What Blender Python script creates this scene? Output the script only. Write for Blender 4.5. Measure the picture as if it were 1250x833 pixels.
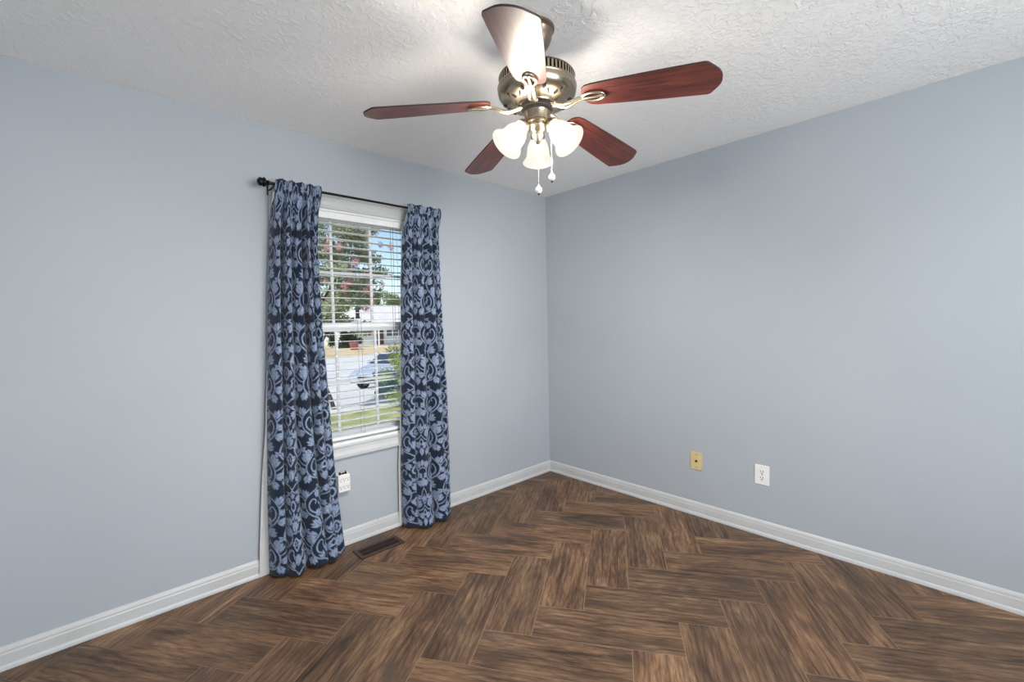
import bpy, bmesh, math, random
import numpy as np
from mathutils import Vector, Matrix
random.seed(7)
PI = math.pi
S = bpy.context.scene
COL = S.collection
for o in list(bpy.data.objects):
    bpy.data.objects.remove(o)

# ------------------------------------------------------------------ camera
cam_d = bpy.data.cameras.new('camera')
cam = bpy.data.objects.new('camera', cam_d)
COL.objects.link(cam)
S.camera = cam
cam_d.sensor_fit = 'HORIZONTAL'
cam_d.sensor_width = 36.0
cam_d.lens = 36.0 * 542.52 / 1250.0
cam_d.clip_start = 0.02
cam_d.clip_end = 400
r_ = Vector((0.72714951, -0.68616345, -0.02081613))
u_ = Vector((0.04441158, 0.01676159, 0.9988727))
f_ = Vector((0.68504102, 0.72725427, -0.04266178))
m = Matrix((r_, u_, -f_)).transposed().to_4x4()
m.translation = Vector((-2.954, -2.6697, 1.3466))
cam.matrix_world = m

# ------------------------------------------------------------------ light
FAN_LAMP = 72.0        # each of the three bulbs, watts
SUN = 3.7
SKY = 0.145
REAR_FILL = 76.0      # fill lamp added behind the camera, watts
EXPOSURE = 0.36
vs = S.view_settings
vs.view_transform = 'Standard'
vs.look = 'None'
vs.exposure = EXPOSURE
vs.gamma = 1.0
vs.use_curve_mapping = False

w = bpy.data.worlds.new('sky')
S.world = w
w.use_nodes = True
nt = w.node_tree
nt.nodes.clear()
out = nt.nodes.new('ShaderNodeOutputWorld')
bg = nt.nodes.new('ShaderNodeBackground')
sky = nt.nodes.new('ShaderNodeTexSky')
sky.sky_type = 'NISHITA'
sky.sun_disc = False
sky.sun_elevation = math.radians(52)
sky.sun_rotation = math.radians(200)
sky.air_density = 1.0
sky.dust_density = 0.6
sky.ozone_density = 2.2
bg.inputs['Strength'].default_value = SKY
nt.links.new(sky.outputs[0], bg.inputs['Color'])
nt.links.new(bg.outputs[0], out.inputs['Surface'])

sd = bpy.data.lights.new('sun', 'SUN')
sd.energy = SUN
sd.angle = math.radians(0.6)
sd.color = (1.0, 0.96, 0.9)
sun = bpy.data.objects.new('sun', sd)
COL.objects.link(sun)
sun.location = (-3, -6, 9)
sun.rotation_euler = Vector((0.72, 0.14, -0.78)).to_track_quat('-Z', 'Y').to_euler()

ad_ = bpy.data.lights.new('rear_fill_light', 'AREA')  # area lamp added to even out the room, no known source there
ad_.shape = 'RECTANGLE'
ad_.size, ad_.size_y = 1.75, 1.38
ad_.energy = REAR_FILL
ad_.color = (0.95, 0.98, 1.0)
al = bpy.data.objects.new('rear_fill_light', ad_)
COL.objects.link(al)
al.location = (-2.10, -4.44, 1.42)
# added fill: aimed into the room, tilted up to brighten the ceiling
al.rotation_euler = Vector((0, 1, 0.32)).to_track_quat('-Z', 'Z').to_euler()

# ------------------------------------------------------------------ materials
def lin(c):
    return tuple(((x / 255.0) / 12.92 if x / 255.0 <= 0.04045 else ((x / 255.0 + 0.055) / 1.055) ** 2.4) for x in c) + (1.0,)

class NT:
    def __init__(s, name):
        s.m = bpy.data.materials.new(name)
        s.m.use_nodes = True
        s.t = s.m.node_tree
        s.b = s.t.nodes['Principled BSDF']
        s.o = s.t.nodes['Material Output']
    def n(s, typ, **kw):
        x = s.t.nodes.new(typ)
        for k, v in kw.items():
            setattr(x, k, v)
        return x
    def l(s, a, b):
        s.t.links.new(a, b)
    def noise(s, vec, scale, detail=4, rough=0.5, dist=0.0):
        x = s.n('ShaderNodeTexNoise')
        x.inputs['Scale'].default_value = scale
        x.inputs['Detail'].default_value = detail
        x.inputs['Roughness'].default_value = rough
        x.inputs['Distortion'].default_value = dist
        if vec is not None:
            s.l(vec, x.inputs['Vector'])
        return x
    def coord(s, kind='Object', scale=(1, 1, 1)):
        c = s.n('ShaderNodeTexCoord')
        mp = s.n('ShaderNodeMapping')
        mp.inputs['Scale'].default_value = scale
        s.l(c.outputs[kind], mp.inputs['Vector'])
        return mp.outputs[0]
    def ramp(s, fac, stops):
        r = s.n('ShaderNodeValToRGB')
        e = r.color_ramp.elements
        while len(e) < len(stops):
            e.new(0.5)
        for i, (p, c) in enumerate(stops):
            e[i].position = p
            e[i].color = c
        s.l(fac, r.inputs['Fac'])
        return r
    def mix(s, fac, a, b, blend='MIX'):
        x = s.n('ShaderNodeMix')
        x.data_type = 'RGBA'
        x.blend_type = blend
        for k, v in ((0, fac), (6, a), (7, b)):
            if hasattr(v, 'is_output'):
                s.l(v, x.inputs[k])
            else:
                x.inputs[k].default_value = v
        return x.outputs[2]
    def bump(s, h, strength, dist=0.002):
        b = s.n('ShaderNodeBump')
        b.inputs['Strength'].default_value = strength
        b.inputs['Distance'].default_value = dist
        s.l(h, b.inputs['Height'])
        s.l(b.outputs[0], s.b.inputs['Normal'])
        return b
    def base(s, v):
        if hasattr(v, 'is_output'):
            s.l(v, s.b.inputs['Base Color'])
        else:
            s.b.inputs['Base Color'].default_value = v
    def set(s, **kw):
        for k, v in kw.items():
            s.b.inputs[k.replace('_', ' ')].default_value = v

def simple(name, rgb, rough=0.5, metal=0.0, var=0.06, scale=30.0, bump=0.0, spec=0.5):
    M = NT(name)
    c = M.coord()
    no = M.noise(c, scale, 3)
    a = lin(rgb)
    d = tuple(x * (1 - var) for x in a[:3]) + (1,)
    b = tuple(min(1, x * (1 + var)) for x in a[:3]) + (1,)
    M.base(M.ramp(no.outputs['Fac'], [(0.35, d), (0.65, b)]).outputs[0])
    M.set(Roughness=rough, Metallic=metal)
    M.b.inputs['Specular IOR Level'].default_value = spec
    if bump:
        M.bump(no.outputs['Fac'], bump)
    return M.m

def wall_mat():
    M = NT('blue_grey_wall_paint')
    c = M.coord()
    big = M.noise(c, 1.1, 3)
    col = M.ramp(big.outputs['Fac'], [(0.3, lin((169, 176, 183))), (0.7, lin((174, 181, 188)))])
    M.base(col.outputs[0])
    M.set(Roughness=0.55)
    M.b.inputs['Specular IOR Level'].default_value = 0.3
    n = M.noise(c, 160, 3)
    M.bump(n.outputs['Fac'], 0.10, 0.002)
    return M.m

def scuffed_trim():
    M = NT('scuffed_white_baseboard_paint')
    c = M.coord('Object', (1, 1, 1))
    n = M.noise(c, 26, 3, 0.6)
    n2 = M.noise(c, 2.2, 2)
    mu = M.n('ShaderNodeMath', operation='MULTIPLY')
    M.l(n.outputs['Fac'], mu.inputs[0]); M.l(n2.outputs['Fac'], mu.inputs[1])
    f = M.ramp(mu.outputs[0], [(0.415, (0, 0, 0, 1)), (0.44, (0.7, 0.7, 0.7, 1))])
    v = M.noise(c, 5, 3)
    b = M.ramp(v.outputs['Fac'], [(0.3, lin((192, 193, 193))), (0.7, lin((200, 202, 204)))])
    M.base(M.mix(f.outputs[0], b.outputs[0], lin((128, 122, 116))))
    M.set(Roughness=0.38)
    return M.m

def ceil_mat():
    M = NT('stippled_ceiling_paint')
    c = M.coord()
    M.base(lin((246, 246, 246)))
    M.set(Roughness=0.9)
    M.b.inputs['Specular IOR Level'].default_value = 0.15
    n1 = M.noise(c, 38, 5, 0.62, 0.6)
    n2 = M.noise(c, 5, 2)
    r = M.ramp(n1.outputs['Fac'], [(0.47, (0, 0, 0, 1)), (0.60, (1, 1, 1, 1))])
    mm = M.n('ShaderNodeMath', operation='MULTIPLY')
    M.l(r.outputs[0], mm.inputs[0])
    M.l(n2.outputs['Fac'], mm.inputs[1])
    M.bump(mm.outputs[0], 0.55, 0.006)
    return M.m

def floor_mat():
    M = NT('wood_look_plank_tile')
    uv = M.n('ShaderNodeUVMap', uv_map='UVMap').outputs[0]
    at = M.n('ShaderNodeAttribute', attribute_name='plank').outputs['Color']
    sep = M.n('ShaderNodeSeparateColor')
    M.l(at, sep.inputs[0])
    # offset every plank's grain
    off = M.n('ShaderNodeVectorMath', operation='SCALE')
    M.l(at, off.inputs[0])
    off.inputs['Scale'].default_value = 37.0
    add = M.n('ShaderNodeVectorMath', operation='ADD')
    M.l(uv, add.inputs[0])
    M.l(off.outputs[0], add.inputs[1])
    def st(sx, sy):
        mp = M.n('ShaderNodeMapping')
        mp.inputs['Scale'].default_value = (sx, sy, 1)
        M.l(add.outputs[0], mp.inputs['Vector'])
        return mp.outputs[0]
    broad = M.noise(st(3.0, 9), 1.0, 4, 0.6, 0.6)
    grain = M.noise(st(2.4, 62), 1.0, 5, 0.65, 0.35)
    fine = M.noise(st(14, 300), 1.0, 3, 0.6, 0.1)
    wv = M.n('ShaderNodeTexWave', wave_type='BANDS', bands_direction='Y')
    M.l(st(0.55, 1.0), wv.inputs['Vector'])
    wv.inputs['Scale'].default_value = 11
    wv.inputs['Distortion'].default_value = 9.0
    wv.inputs['Detail'].default_value = 2.5
    wv.inputs['Detail Scale'].default_value = 0.9
    base = M.ramp(broad.outputs['Fac'], [(0.30, lin((88, 68, 54))), (0.43, lin((124, 94, 71))), (0.55, lin((150, 114, 85))), (0.68, lin((176, 142, 110)))])
    c1 = M.mix(0.85, base.outputs[0], M.ramp(grain.outputs['Fac'], [(0.34, lin((138, 126, 117))), (0.44, lin((205, 198, 190))), (0.56, lin((222, 217, 212))), (0.68, lin((255, 250, 244)))]).outputs[0], 'MULTIPLY')
    c2 = M.mix(0.40, c1, M.ramp(wv.outputs['Fac'], [(0.0, lin((120, 104, 94))), (0.22, lin((225, 220, 216))), (1.0, (1, 1, 1, 1))]).outputs[0], 'MULTIPLY')
    c3 = M.mix(0.60, c2, M.ramp(fine.outputs['Fac'], [(0.38, lin((140, 128, 118))), (0.6, (1, 1, 1, 1))]).outputs[0], 'MULTIPLY')
    kn = M.noise(st(4.0, 9), 1.0, 3, 0.55, 0.5)
    kf = M.ramp(kn.outputs['Fac'], [(0.56, (0, 0, 0, 1)), (0.72, (0.85, 0.85, 0.85, 1))])
    c4 = M.mix(kf.outputs[0], c3, lin((78, 64, 54)))
    tone = M.ramp(sep.outputs[0], [(0.0, lin((206, 204, 202))), (0.35, lin((228, 226, 222))), (0.7, lin((246, 236, 224))), (1.0, lin((255, 244, 230)))])
    c5 = M.mix(1.0, c4, tone.outputs[0], 'MULTIPLY')
    br = M.n('ShaderNodeHueSaturation')
    br.inputs['Saturation'].default_value = 0.90
    br.inputs['Hue'].default_value = 0.506
    br.inputs['Value'].default_value = 1.24
    M.l(c5, br.inputs['Color'])
    M.base(br.outputs[0])
    rr = M.ramp(grain.outputs['Fac'], [(0.3, (0.52, 0.52, 0.52, 1)), (0.7, (0.38, 0.38, 0.38, 1))])
    M.l(rr.outputs[0], M.b.inputs['Roughness'])
    M.b.inputs['Specular IOR Level'].default_value = 0.4
    M.bump(grain.outputs['Fac'], 0.15, 0.002)
    return M.m

def blade_mat():
    M = NT('cherry_stained_blade_wood')
    c = M.coord('Object', (3, 30, 30))
    g = M.noise(c, 1.6, 5, 0.6, 0.8)
    c2 = M.coord('Object', (6, 120, 60))
    h = M.noise(c2, 1.0, 3, 0.6)
    a = M.ramp(g.outputs['Fac'], [(0.3, lin((56, 23, 19))), (0.52, lin((98, 42, 34))), (0.72, lin((128, 62, 48)))])
    M.base(M.mix(0.4, a.outputs[0], M.ramp(h.outputs['Fac'], [(0.35, lin((120, 100, 95))), (0.6, (1, 1, 1, 1))]).outputs[0], 'MULTIPLY'))
    M.set(Roughness=0.42)
    M.b.inputs['Coat Weight'].default_value = 0.3
    M.b.inputs['Coat Roughness'].default_value = 0.36
    return M.m

def metal_mat(name, rgb, rough=0.28, aniso=0.0):
    M = NT(name)
    c = M.coord('Object', (1, 1, 40))
    n = M.noise(c, 12, 3)
    a = lin(rgb)
    M.base(M.ramp(n.outputs['Fac'], [(0.3, tuple(x * 0.85 for x in a[:3]) + (1,)), (0.7, a)]).outputs[0])
    M.set(Roughness=rough, Metallic=1.0)
    return M.m

def lit_glass(name, transp, strength, rgb):
    """glowing frosted glass: part of the lamp's light passes, the frosting itself glows"""
    M = NT(name)
    M.t.nodes.remove(M.b)
    c = M.coord()
    n = M.noise(c, 14, 2)
    tr = M.n('ShaderNodeBsdfTransparent')
    tr.inputs[0].default_value = (1, 0.98, 0.95, 1)
    em = M.n('ShaderNodeEmission')
    em.inputs['Color'].default_value = lin(rgb)
    em.inputs['Strength'].default_value = strength
    gl = M.n('ShaderNodeBsdfGlossy')
    gl.inputs['Color'].default_value = (0.04, 0.04, 0.04, 1)
    gl.inputs['Roughness'].default_value = 0.25
    ad = M.n('ShaderNodeAddShader')
    M.l(em.outputs[0], ad.inputs[0])
    M.l(gl.outputs[0], ad.inputs[1])
    m2 = M.n('ShaderNodeMixShader')
    rr = M.ramp(n.outputs['Fac'], [(0.3, (transp - .04,) * 3 + (1,)), (0.7, (transp + .04,) * 3 + (1,))])
    M.l(rr.outputs[0], m2.inputs[0])
    M.l(ad.outputs[0], m2.inputs[1])
    M.l(tr.outputs[0], m2.inputs[2])
    M.l(m2.outputs[0], M.o.inputs['Surface'])
    return M.m


def glow_mat(name, rgb, strength):
    M = NT(name)
    M.base(lin(rgb))
    M.b.inputs['Emission Color'].default_value = lin(rgb)
    M.b.inputs['Emission Strength'].default_value = strength
    return M.m

def curtain_mat():
    M = NT('navy_damask_curtain_fabric')
    at = M.n('ShaderNodeAttribute', attribute_name='motif').outputs['Fac']
    uv = M.n('ShaderNodeUVMap', uv_map='UVMap').outputs[0]
    mp = M.n('ShaderNodeMapping')
    mp.inputs['Scale'].default_value = (420, 90, 1)
    M.l(uv, mp.inputs['Vector'])
    slub = M.noise(mp.outputs[0], 1.0, 2)
    mp2 = M.n('ShaderNodeMapping')
    mp2.inputs['Scale'].default_value = (90, 420, 1)
    M.l(uv, mp2.inputs['Vector'])
    slub2 = M.noise(mp2.outputs[0], 1.0, 2)
    navy = M.ramp(slub.outputs['Fac'], [(0.35, lin((13, 23, 40))), (0.65, lin((28, 41, 64)))])
    pale = M.ramp(slub2.outputs['Fac'], [(0.35, lin((90, 107, 136))), (0.65, lin((160, 177, 202)))])
    M.base(M.mix(at, navy.outputs[0], pale.outputs[0]))
    M.set(Roughness=0.8)
    M.b.inputs['Specular IOR Level'].default_value = 0.25
    M.b.inputs['Sheen Weight'].default_value = 0.2
    M.bump(slub2.outputs['Fac'], 0.2, 0.001)
    return M.m

def glass_mat(name='window_glass'):
    M = NT(name)
    M.t.nodes.remove(M.b)
    tr = M.n('ShaderNodeBsdfTransparent')
    tr.inputs[0].default_value = (0.97, 0.98, 0.98, 1)
    gl = M.n('ShaderNodeBsdfGlossy')
    gl.inputs['Roughness'].default_value = 0.02
    fr = M.n('ShaderNodeFresnel')
    fr.inputs['IOR'].default_value = 1.3
    mx = M.n('ShaderNodeMixShader')
    M.l(fr.outputs[0], mx.inputs[0])
    M.l(tr.outputs[0], mx.inputs[1])
    M.l(gl.outputs[0], mx.inputs[2])
    M.l(mx.outputs[0], M.o.inputs['Surface'])
    return M.m

def leaf_mat(name, a, b, c):
    M = NT(name)
    co = M.coord()
    n = M.noise(co, 5.5, 4, 0.6)
    col = M.ramp(n.outputs['Fac'], [(0.3, lin(a)), (0.5, lin(b)), (0.7, lin(c))]).outputs[0]
    M.base(col)
    tl = M.n('ShaderNodeBsdfTranslucent')
    M.l(col, tl.inputs[0])
    mx = M.n('ShaderNodeMixShader')
    mx.inputs[0].default_value = 0.4
    M.l(M.b.outputs[0], mx.inputs[1])
    M.l(tl.outputs[0], mx.inputs[2])
    M.l(mx.outputs[0], M.o.inputs['Surface'])
    M.set(Roughness=0.5)
    M.b.inputs['Specular IOR Level'].default_value = 0.3
    return M.m

def ground_mat(name, stops, scale, bump=0.0):
    M = NT(name)
    c = M.coord()
    n = M.noise(c, scale, 6, 0.65)
    M.base(M.ramp(n.outputs['Fac'], [(p, lin(x)) for p, x in stops]).outputs[0])
    M.set(Roughness=0.9)
    if bump:
        M.bump(n.outputs['Fac'], bump, 0.03)
    return M.m

WALL = wall_mat()
CEIL = ceil_mat()
FLOOR = floor_mat()
TRIM = simple('white_trim_paint', (196, 198, 200), 0.35, var=0.03, scale=6)
SCUFF = scuffed_trim()
VINYL = simple('white_vinyl', (232, 234, 236), 0.3, var=0.02)
GROUT = simple('tan_grout', (150, 124, 100), 0.9, var=0.12, scale=40)
BLADE = blade_mat()
BLADE_EDGE = simple('dark_blade_edge', (40, 22, 18), 0.5)
BRASS = metal_mat('brushed_antique_brass', (166, 154, 134), 0.27)
PALE_BRASS = metal_mat('pale_polished_brass', (220, 209, 184), 0.26)
PEWTER = metal_mat('brushed_pewter', (150, 134, 118), 0.36)
DARK = simple('dark_recess', (22, 20, 18), 0.8)
SHADE = lit_glass('frosted_lit_glass', 0.27, 0.80, (255, 250, 238))
BULB = lit_glass('lit_bulb_glass', 0.75, 3.0, (255, 246, 228))
CURT = curtain_mat()
LINING = simple('white_lining_cloth', (196, 196, 194), 0.85, var=0.05, scale=8)
BLACKM = simple('matte_black_metal', (26, 25, 26), 0.42, 0.6)
GLASS = glass_mat()
SLAT = simple('white_slat', (236, 238, 240), 0.35, var=0.02)
CORD = simple('grey_blind_cord', (120, 122, 126), 0.8)
PLATE = simple('white_plastic_plate', (236, 236, 234), 0.3, var=0.02)
IVORY = simple('ivory_plastic_plate', (214, 192, 140), 0.38, var=0.04)
SLOT = simple('dark_slot', (40, 36, 34), 0.6)
CHAIN = metal_mat('bright_bead_chain', (225, 224, 220), 0.3)
FOB = simple('white_porcelain_fob', (238, 236, 232), 0.25, var=0.02)
VENTM = simple('brown_painted_vent_metal', (74, 54, 42), 0.5, 0.3)

# ------------------------------------------------------------------ helpers
def finish(name, bm, mat, parent=None, smooth=False, kind=None, auto=None):
    me = bpy.data.meshes.new(name)
    bm.normal_update()
    bm.to_mesh(me)
    bm.free()
    ms = mat if isinstance(mat, (list, tuple)) else [mat]
    for x in ms:
        me.materials.append(x)
    if smooth:
        me.polygons.foreach_set('use_smooth', [True] * len(me.polygons))
    o = bpy.data.objects.new(name, me)
    COL.objects.link(o)
    if parent is not None:
        o.parent = parent
    if smooth and auto:
        try:
            me.set_sharp_from_angle(angle=math.radians(auto))
        except Exception:
            pass
    if kind:
        o['kind'] = kind
    return o

def tag(o, label=None, cat=None, group=None, kind=None):
    if label: o['label'] = label
    if cat: o['category'] = cat
    if group: o['group'] = group
    if kind: o['kind'] = kind
    return o

def empty(name, loc, rz=0.0):
    o = bpy.data.objects.new(name, None)
    o.empty_display_size = 0.1
    o.location = loc
    o.rotation_euler = (0, 0, rz)
    COL.objects.link(o)
    return o

def box(bm, x0, x1, y0, y1, z0, z1, bev=0.0, mi=0, M=None):
    vs_ = [bm.verts.new((x, y, z)) for z in (z0, z1) for y in (y0, y1) for x in (x0, x1)]
    idx = [(0, 2, 3, 1), (4, 5, 7, 6), (0, 1, 5, 4), (2, 6, 7, 3), (0, 4, 6, 2), (1, 3, 7, 5)]
    fs = []
    for i in idx:
        f = bm.faces.new([vs_[k] for k in i])
        f.material_index = mi
        fs.append(f)
    if M is not None:
        bmesh.ops.transform(bm, matrix=M, verts=vs_)
    if bev > 0:
        es = list({e for f in fs for e in f.edges})
        r = bmesh.ops.bevel(bm, geom=es, offset=bev, segments=2, affect='EDGES', profile=0.5)
        for f in r['faces']:
            f.material_index = mi
    return fs

def lathe(bm, prof, seg=48, M=None, mi=0, close=False):
    rings = []
    for r, z in prof:
        if r < 1e-6:
            rings.append([bm.verts.new((0, 0, z))])
        else:
            rings.append([bm.verts.new((r * math.cos(2 * PI * k / seg), r * math.sin(2 * PI * k / seg), z)) for k in range(seg)])
    for a, b in zip(rings, rings[1:]):
        for k in range(seg):
            k2 = (k + 1) % seg
            if len(a) == 1 and len(b) == 1:
                continue
            if len(a) == 1:
                f = bm.faces.new((a[0], b[k2], b[k]))
            elif len(b) == 1:
                f = bm.faces.new((a[k], a[k2], b[0]))
            else:
                f = bm.faces.new((a[k], a[k2], b[k2], b[k]))
            f.material_index = mi
    vs_ = [v for r in rings for v in r]
    if M is not None:
        bmesh.ops.transform(bm, matrix=M, verts=vs_)
    return vs_

def tube(bm, pts, rad, seg=10, mi=0, caps=True):
    pts = [Vector(p) for p in pts]
    n = len(pts)
    rads = rad if isinstance(rad, (list, tuple)) else [rad] * n
    rings = []
    up = Vector((0, 0, 1))
    for i, p in enumerate(pts):
        t = (pts[min(i + 1, n - 1)] - pts[max(i - 1, 0)]).normalized()
        a = t.cross(up)
        if a.length < 0.05:
            a = t.cross(Vector((1, 0, 0)))
        a.normalize()
        b = t.cross(a).normalized()
        rings.append([bm.verts.new(p + rads[i] * (a * math.cos(2 * PI * k / seg) + b * math.sin(2 * PI * k / seg))) for k in range(seg)])
    for a, b in zip(rings, rings[1:]):
        for k in range(seg):
            f = bm.faces.new((a[k], a[(k + 1) % seg], b[(k + 1) % seg], b[k]))
            f.material_index = mi
    if caps:
        f = bm.faces.new(rings[0][::-1]); f.material_index = mi
        f = bm.faces.new(rings[-1]); f.material_index = mi

def prism(bm, outline, z0, z1, M=None, mi=0, side_mi=None):
    a = [bm.verts.new((x, y, z0)) for x, y in outline]
    b = [bm.verts.new((x, y, z1)) for x, y in outline]
    f = bm.faces.new(a[::-1]); f.material_index = mi
    f = bm.faces.new(b); f.material_index = mi
    n = len(a)
    for k in range(n):
        f = bm.faces.new((a[k], a[(k + 1) % n], b[(k + 1) % n], b[k]))
        f.material_index = mi if side_mi is None else side_mi
    if M is not None:
        bmesh.ops.transform(bm, matrix=M, verts=a + b)

def sweep(bm, prof, path_fn, n):
    """profile list of (d,z) swept: path_fn(i,d,z)->co for i in range(n)"""
    rings = [[bm.verts.new(path_fn(i, d, z)) for d, z in prof] for i in range(n)]
    for a, b in zip(rings, rings[1:]):
        for k in range(len(prof) - 1):
            bm.faces.new((a[k], a[k + 1], b[k + 1], b[k]))
    return rings

def copy_tree(o, parent=None):
    c = o.copy()
    COL.objects.link(c)
    c.parent = parent
    for ch in list(o.children):
        copy_tree(ch, c)
    return c

# ------------------------------------------------------------------ room shell
H = 2.44
XW, YS = -3.60, -4.30      # far ends of the room (behind the camera)
OX0, OX1, OZ0, OZ1 = -2.150, -1.300, 0.622, 2.036   # window opening
WT = 0.15

# floor: herringbone plank tiles, one mesh
def build_floor():
    S0 = 0.20947
    th = math.radians(33.957)
    u = Vector((math.cos(th), math.sin(th)))
    wv = Vector((math.sin(th), -math.cos(th)))
    O = Vector((-2.11336, -0.66565))
    bm = bmesh.new()
    uvl = bm.loops.layers.uv.new('UVMap')
    cl = bm.verts.layers.float_color.new('plank')
    g = 0.0013
    rnd = random.Random(3)
    base = [bm.verts.new(p) for p in ((XW - .05, YS - .05, -0.0012), (.05, YS - .05, -0.0012), (.05, .05, -0.0012), (XW - .05, .05, -0.0012))]
    f = bm.faces.new(base); f.material_index = 1
    slab = [bm.verts.new((v.co.x, v.co.y, -0.12)) for v in base]
    for k in range(4):
        ff = bm.faces.new((base[k], slab[k], slab[(k + 1) % 4], base[(k + 1) % 4])); ff.material_index = 1
    ff = bm.faces.new(slab[::-1]); ff.material_index = 1
    X0, X1, Y0, Y1 = XW - .02, .02, YS - .02, .02
    def clip(poly):
        for ax, v, sgn in ((0, X0, 1), (0, X1, -1), (1, Y0, 1), (1, Y1, -1)):
            outp = []
            for i in range(len(poly)):
                a, b = poly[i], poly[(i + 1) % len(poly)]
                ia = (a[0][ax] - v) * sgn >= 0
                ib = (b[0][ax] - v) * sgn >= 0
                if ia: outp.append(a)
                if ia != ib:
                    t = (v - a[0][ax]) / (b[0][ax] - a[0][ax])
                    outp.append((a[0].lerp(b[0], t), a[1].lerp(b[1], t)))
            poly = outp
            if not poly: return poly
        return poly
    for a in range(-30, 31):
        for b in range(-30, 31):
            k = (a - b + 3) % 6
            if k == 0:
                U0, U1, W0, W1 = a, a + 3, b, b + 1
                hor = True
            elif k == 5:   # vertical plank cells (a,b),(a,b+1),(a,b+2)
                U0, U1, W0, W1 = a, a + 1, b, b + 3
                hor = False
            else:
                continue
            gg = g / S0
            cs = [(U0 + gg, W0 + gg), (U1 - gg, W0 + gg), (U1 - gg, W1 - gg), (U0 + gg, W1 - gg)]
            poly = []
            for (cu, cw) in cs:
                P = O + u * (cu * S0) + wv * (cw * S0)
                L = ((cu - U0) * S0, (cw - W0) * S0) if hor else ((cw - W0) * S0, (cu - U0) * S0)
                poly.append((Vector((P.x, P.y)), Vector(L)))
            poly = clip(poly)
            if len(poly) < 3: continue
            c = (rnd.random(), rnd.random(), rnd.random(), 1)
            vs_ = []
            for P, L in poly:
                v = bm.verts.new((P.x, P.y, 0.0)); v[cl] = c; vs_.append(v)
            f = bm.faces.new(vs_[::-1])
            for lp in f.loops:
                i = vs_.index(lp.vert)
                lp[uvl].uv = poly[i][1]
            f.material_index = 0
    bm.normal_update()
    for f in bm.faces:
        if f.material_index == 0 and f.normal.z < 0:
            f.normal_flip()
    o = finish('floor', bm, [FLOOR, GROUT], kind='structure')
    o['label'] = 'brown wood-look herringbone plank floor'
    return o
build_floor()

bm = bmesh.new(); box(bm, XW - WT, WT, YS - WT, WT, H, H + 0.15)
finish('ceiling', bm, CEIL, kind='structure')
bm = bmesh.new()
for x0, x1, z0, z1 in ((XW - WT, OX0, -.12, H), (OX1, WT, -.12, H), (OX0, OX1, -.12, OZ0), (OX0, OX1, OZ1, H)):
    box(bm, x0, x1, 0, WT, z0, z1)
bmesh.ops.remove_doubles(bm, verts=bm.verts, dist=1e-5)
finish('wall_left', bm, WALL, kind='structure')
bm = bmesh.new(); box(bm, 0, WT, YS - WT, 0, -.12, H)
finish('wall_right', bm, WALL, kind='structure')
bm = bmesh.new(); box(bm, XW - WT, XW, YS - WT, 0, -.12, H)
finish('wall_back', bm, WALL, kind='structure')
RX0, RX1, RZ0, RZ1 = -3.00, -1.20, 0.72, 2.12      # unseen opening added behind the camera for the fill lamp
bm = bmesh.new()
for x0, x1, z0, z1 in ((XW, RX0, -.12, H), (RX1, 0, -.12, H), (RX0, RX1, -.12, RZ0), (RX0, RX1, RZ1, H)):
    box(bm, x0, x1, YS - WT, YS, z0, z1)
bmesh.ops.remove_doubles(bm, verts=bm.verts, dist=1e-5)
finish('wall_front', bm, WALL, kind='structure')
bm = bmesh.new()
for x0, x1, z0, z1 in ((RX0 - .07, RX0, RZ0 - .07, RZ1 + .07), (RX1, RX1 + .07, RZ0 - .07, RZ1 + .07), (RX0, RX1, RZ0 - .07, RZ0), (RX0, RX1, RZ1, RZ1 + .07)):
    box(bm, x0, x1, YS + .0005, YS + .018, z0, z1)
for x0, x1, z0, z1 in ((RX0, RX0 + .04, RZ0, RZ1), (RX1 - .04, RX1, RZ0, RZ1), (RX0 + .04, RX1 - .04, RZ0, RZ0 + .04), (RX0 + .04, RX1 - .04, RZ1 - .04, RZ1), (-2.12, -2.08, RZ0 + .04, RZ1 - .04)):
    box(bm, x0, x1, YS - .10, YS - .06, z0, z1)
finish('added_fill_window', bm, VINYL, kind='structure')  # invented frame round the fill lamp's opening, out of view

# baseboards with shoe moulding
BB = [(0, 0), (0.0125, 0), (0.0125, 0.062), (0.0105, 0.068), (0.0105, 0.076), (0.008, 0.084), (0.004, 0.090), (0, 0.092)]
SH = [(0.0125, 0.0), (0.0195, 0.0), (0.0195, 0.006), (0.0185, 0.012), (0.016, 0.018), (0.0125, 0.021)]
def board(side):
    for nm, prof in (('baseboard', BB), ('shoe', SH)):
        bm = bmesh.new()
        if side == 'left':
            sweep(bm, prof, lambda i, d, z: (XW if i == 0 else -d, -d, z + .0005), 2)
        elif side == 'right':
            sweep(bm, prof, lambda i, d, z: (-d, -d if i == 0 else YS, z + .0005), 2)
        elif side == 'back':
            sweep(bm, prof, lambda i, d, z: (XW + d, YS + d if i == 0 else -d, z + .0005), 2)
        else:
            sweep(bm, prof, lambda i, d, z: (-d if i == 0 else XW + d, YS + d, z + .0005), 2)
        bmesh.ops.recalc_face_normals(bm, faces=bm.faces)
        if nm == 'baseboard':
            root = finish('baseboard_' + side, bm, SCUFF, kind='structure')
        else:
            finish('shoe_moulding', bm, TRIM, root)
for s in ('left', 'right', 'back', 'front'):
    board(s)

# ------------------------------------------------------------------ window
win = empty('window_1', ((OX0 + OX1) / 2, 0.07, OZ0))
tag(win, kind='structure')
wi = Matrix.Translation(-Vector(win.location))
def wpart(name, bm, mat, smooth=False):
    bmesh.ops.transform(bm, matrix=wi, verts=bm.verts)
    return finish(name, bm, mat, win, smooth)
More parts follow.
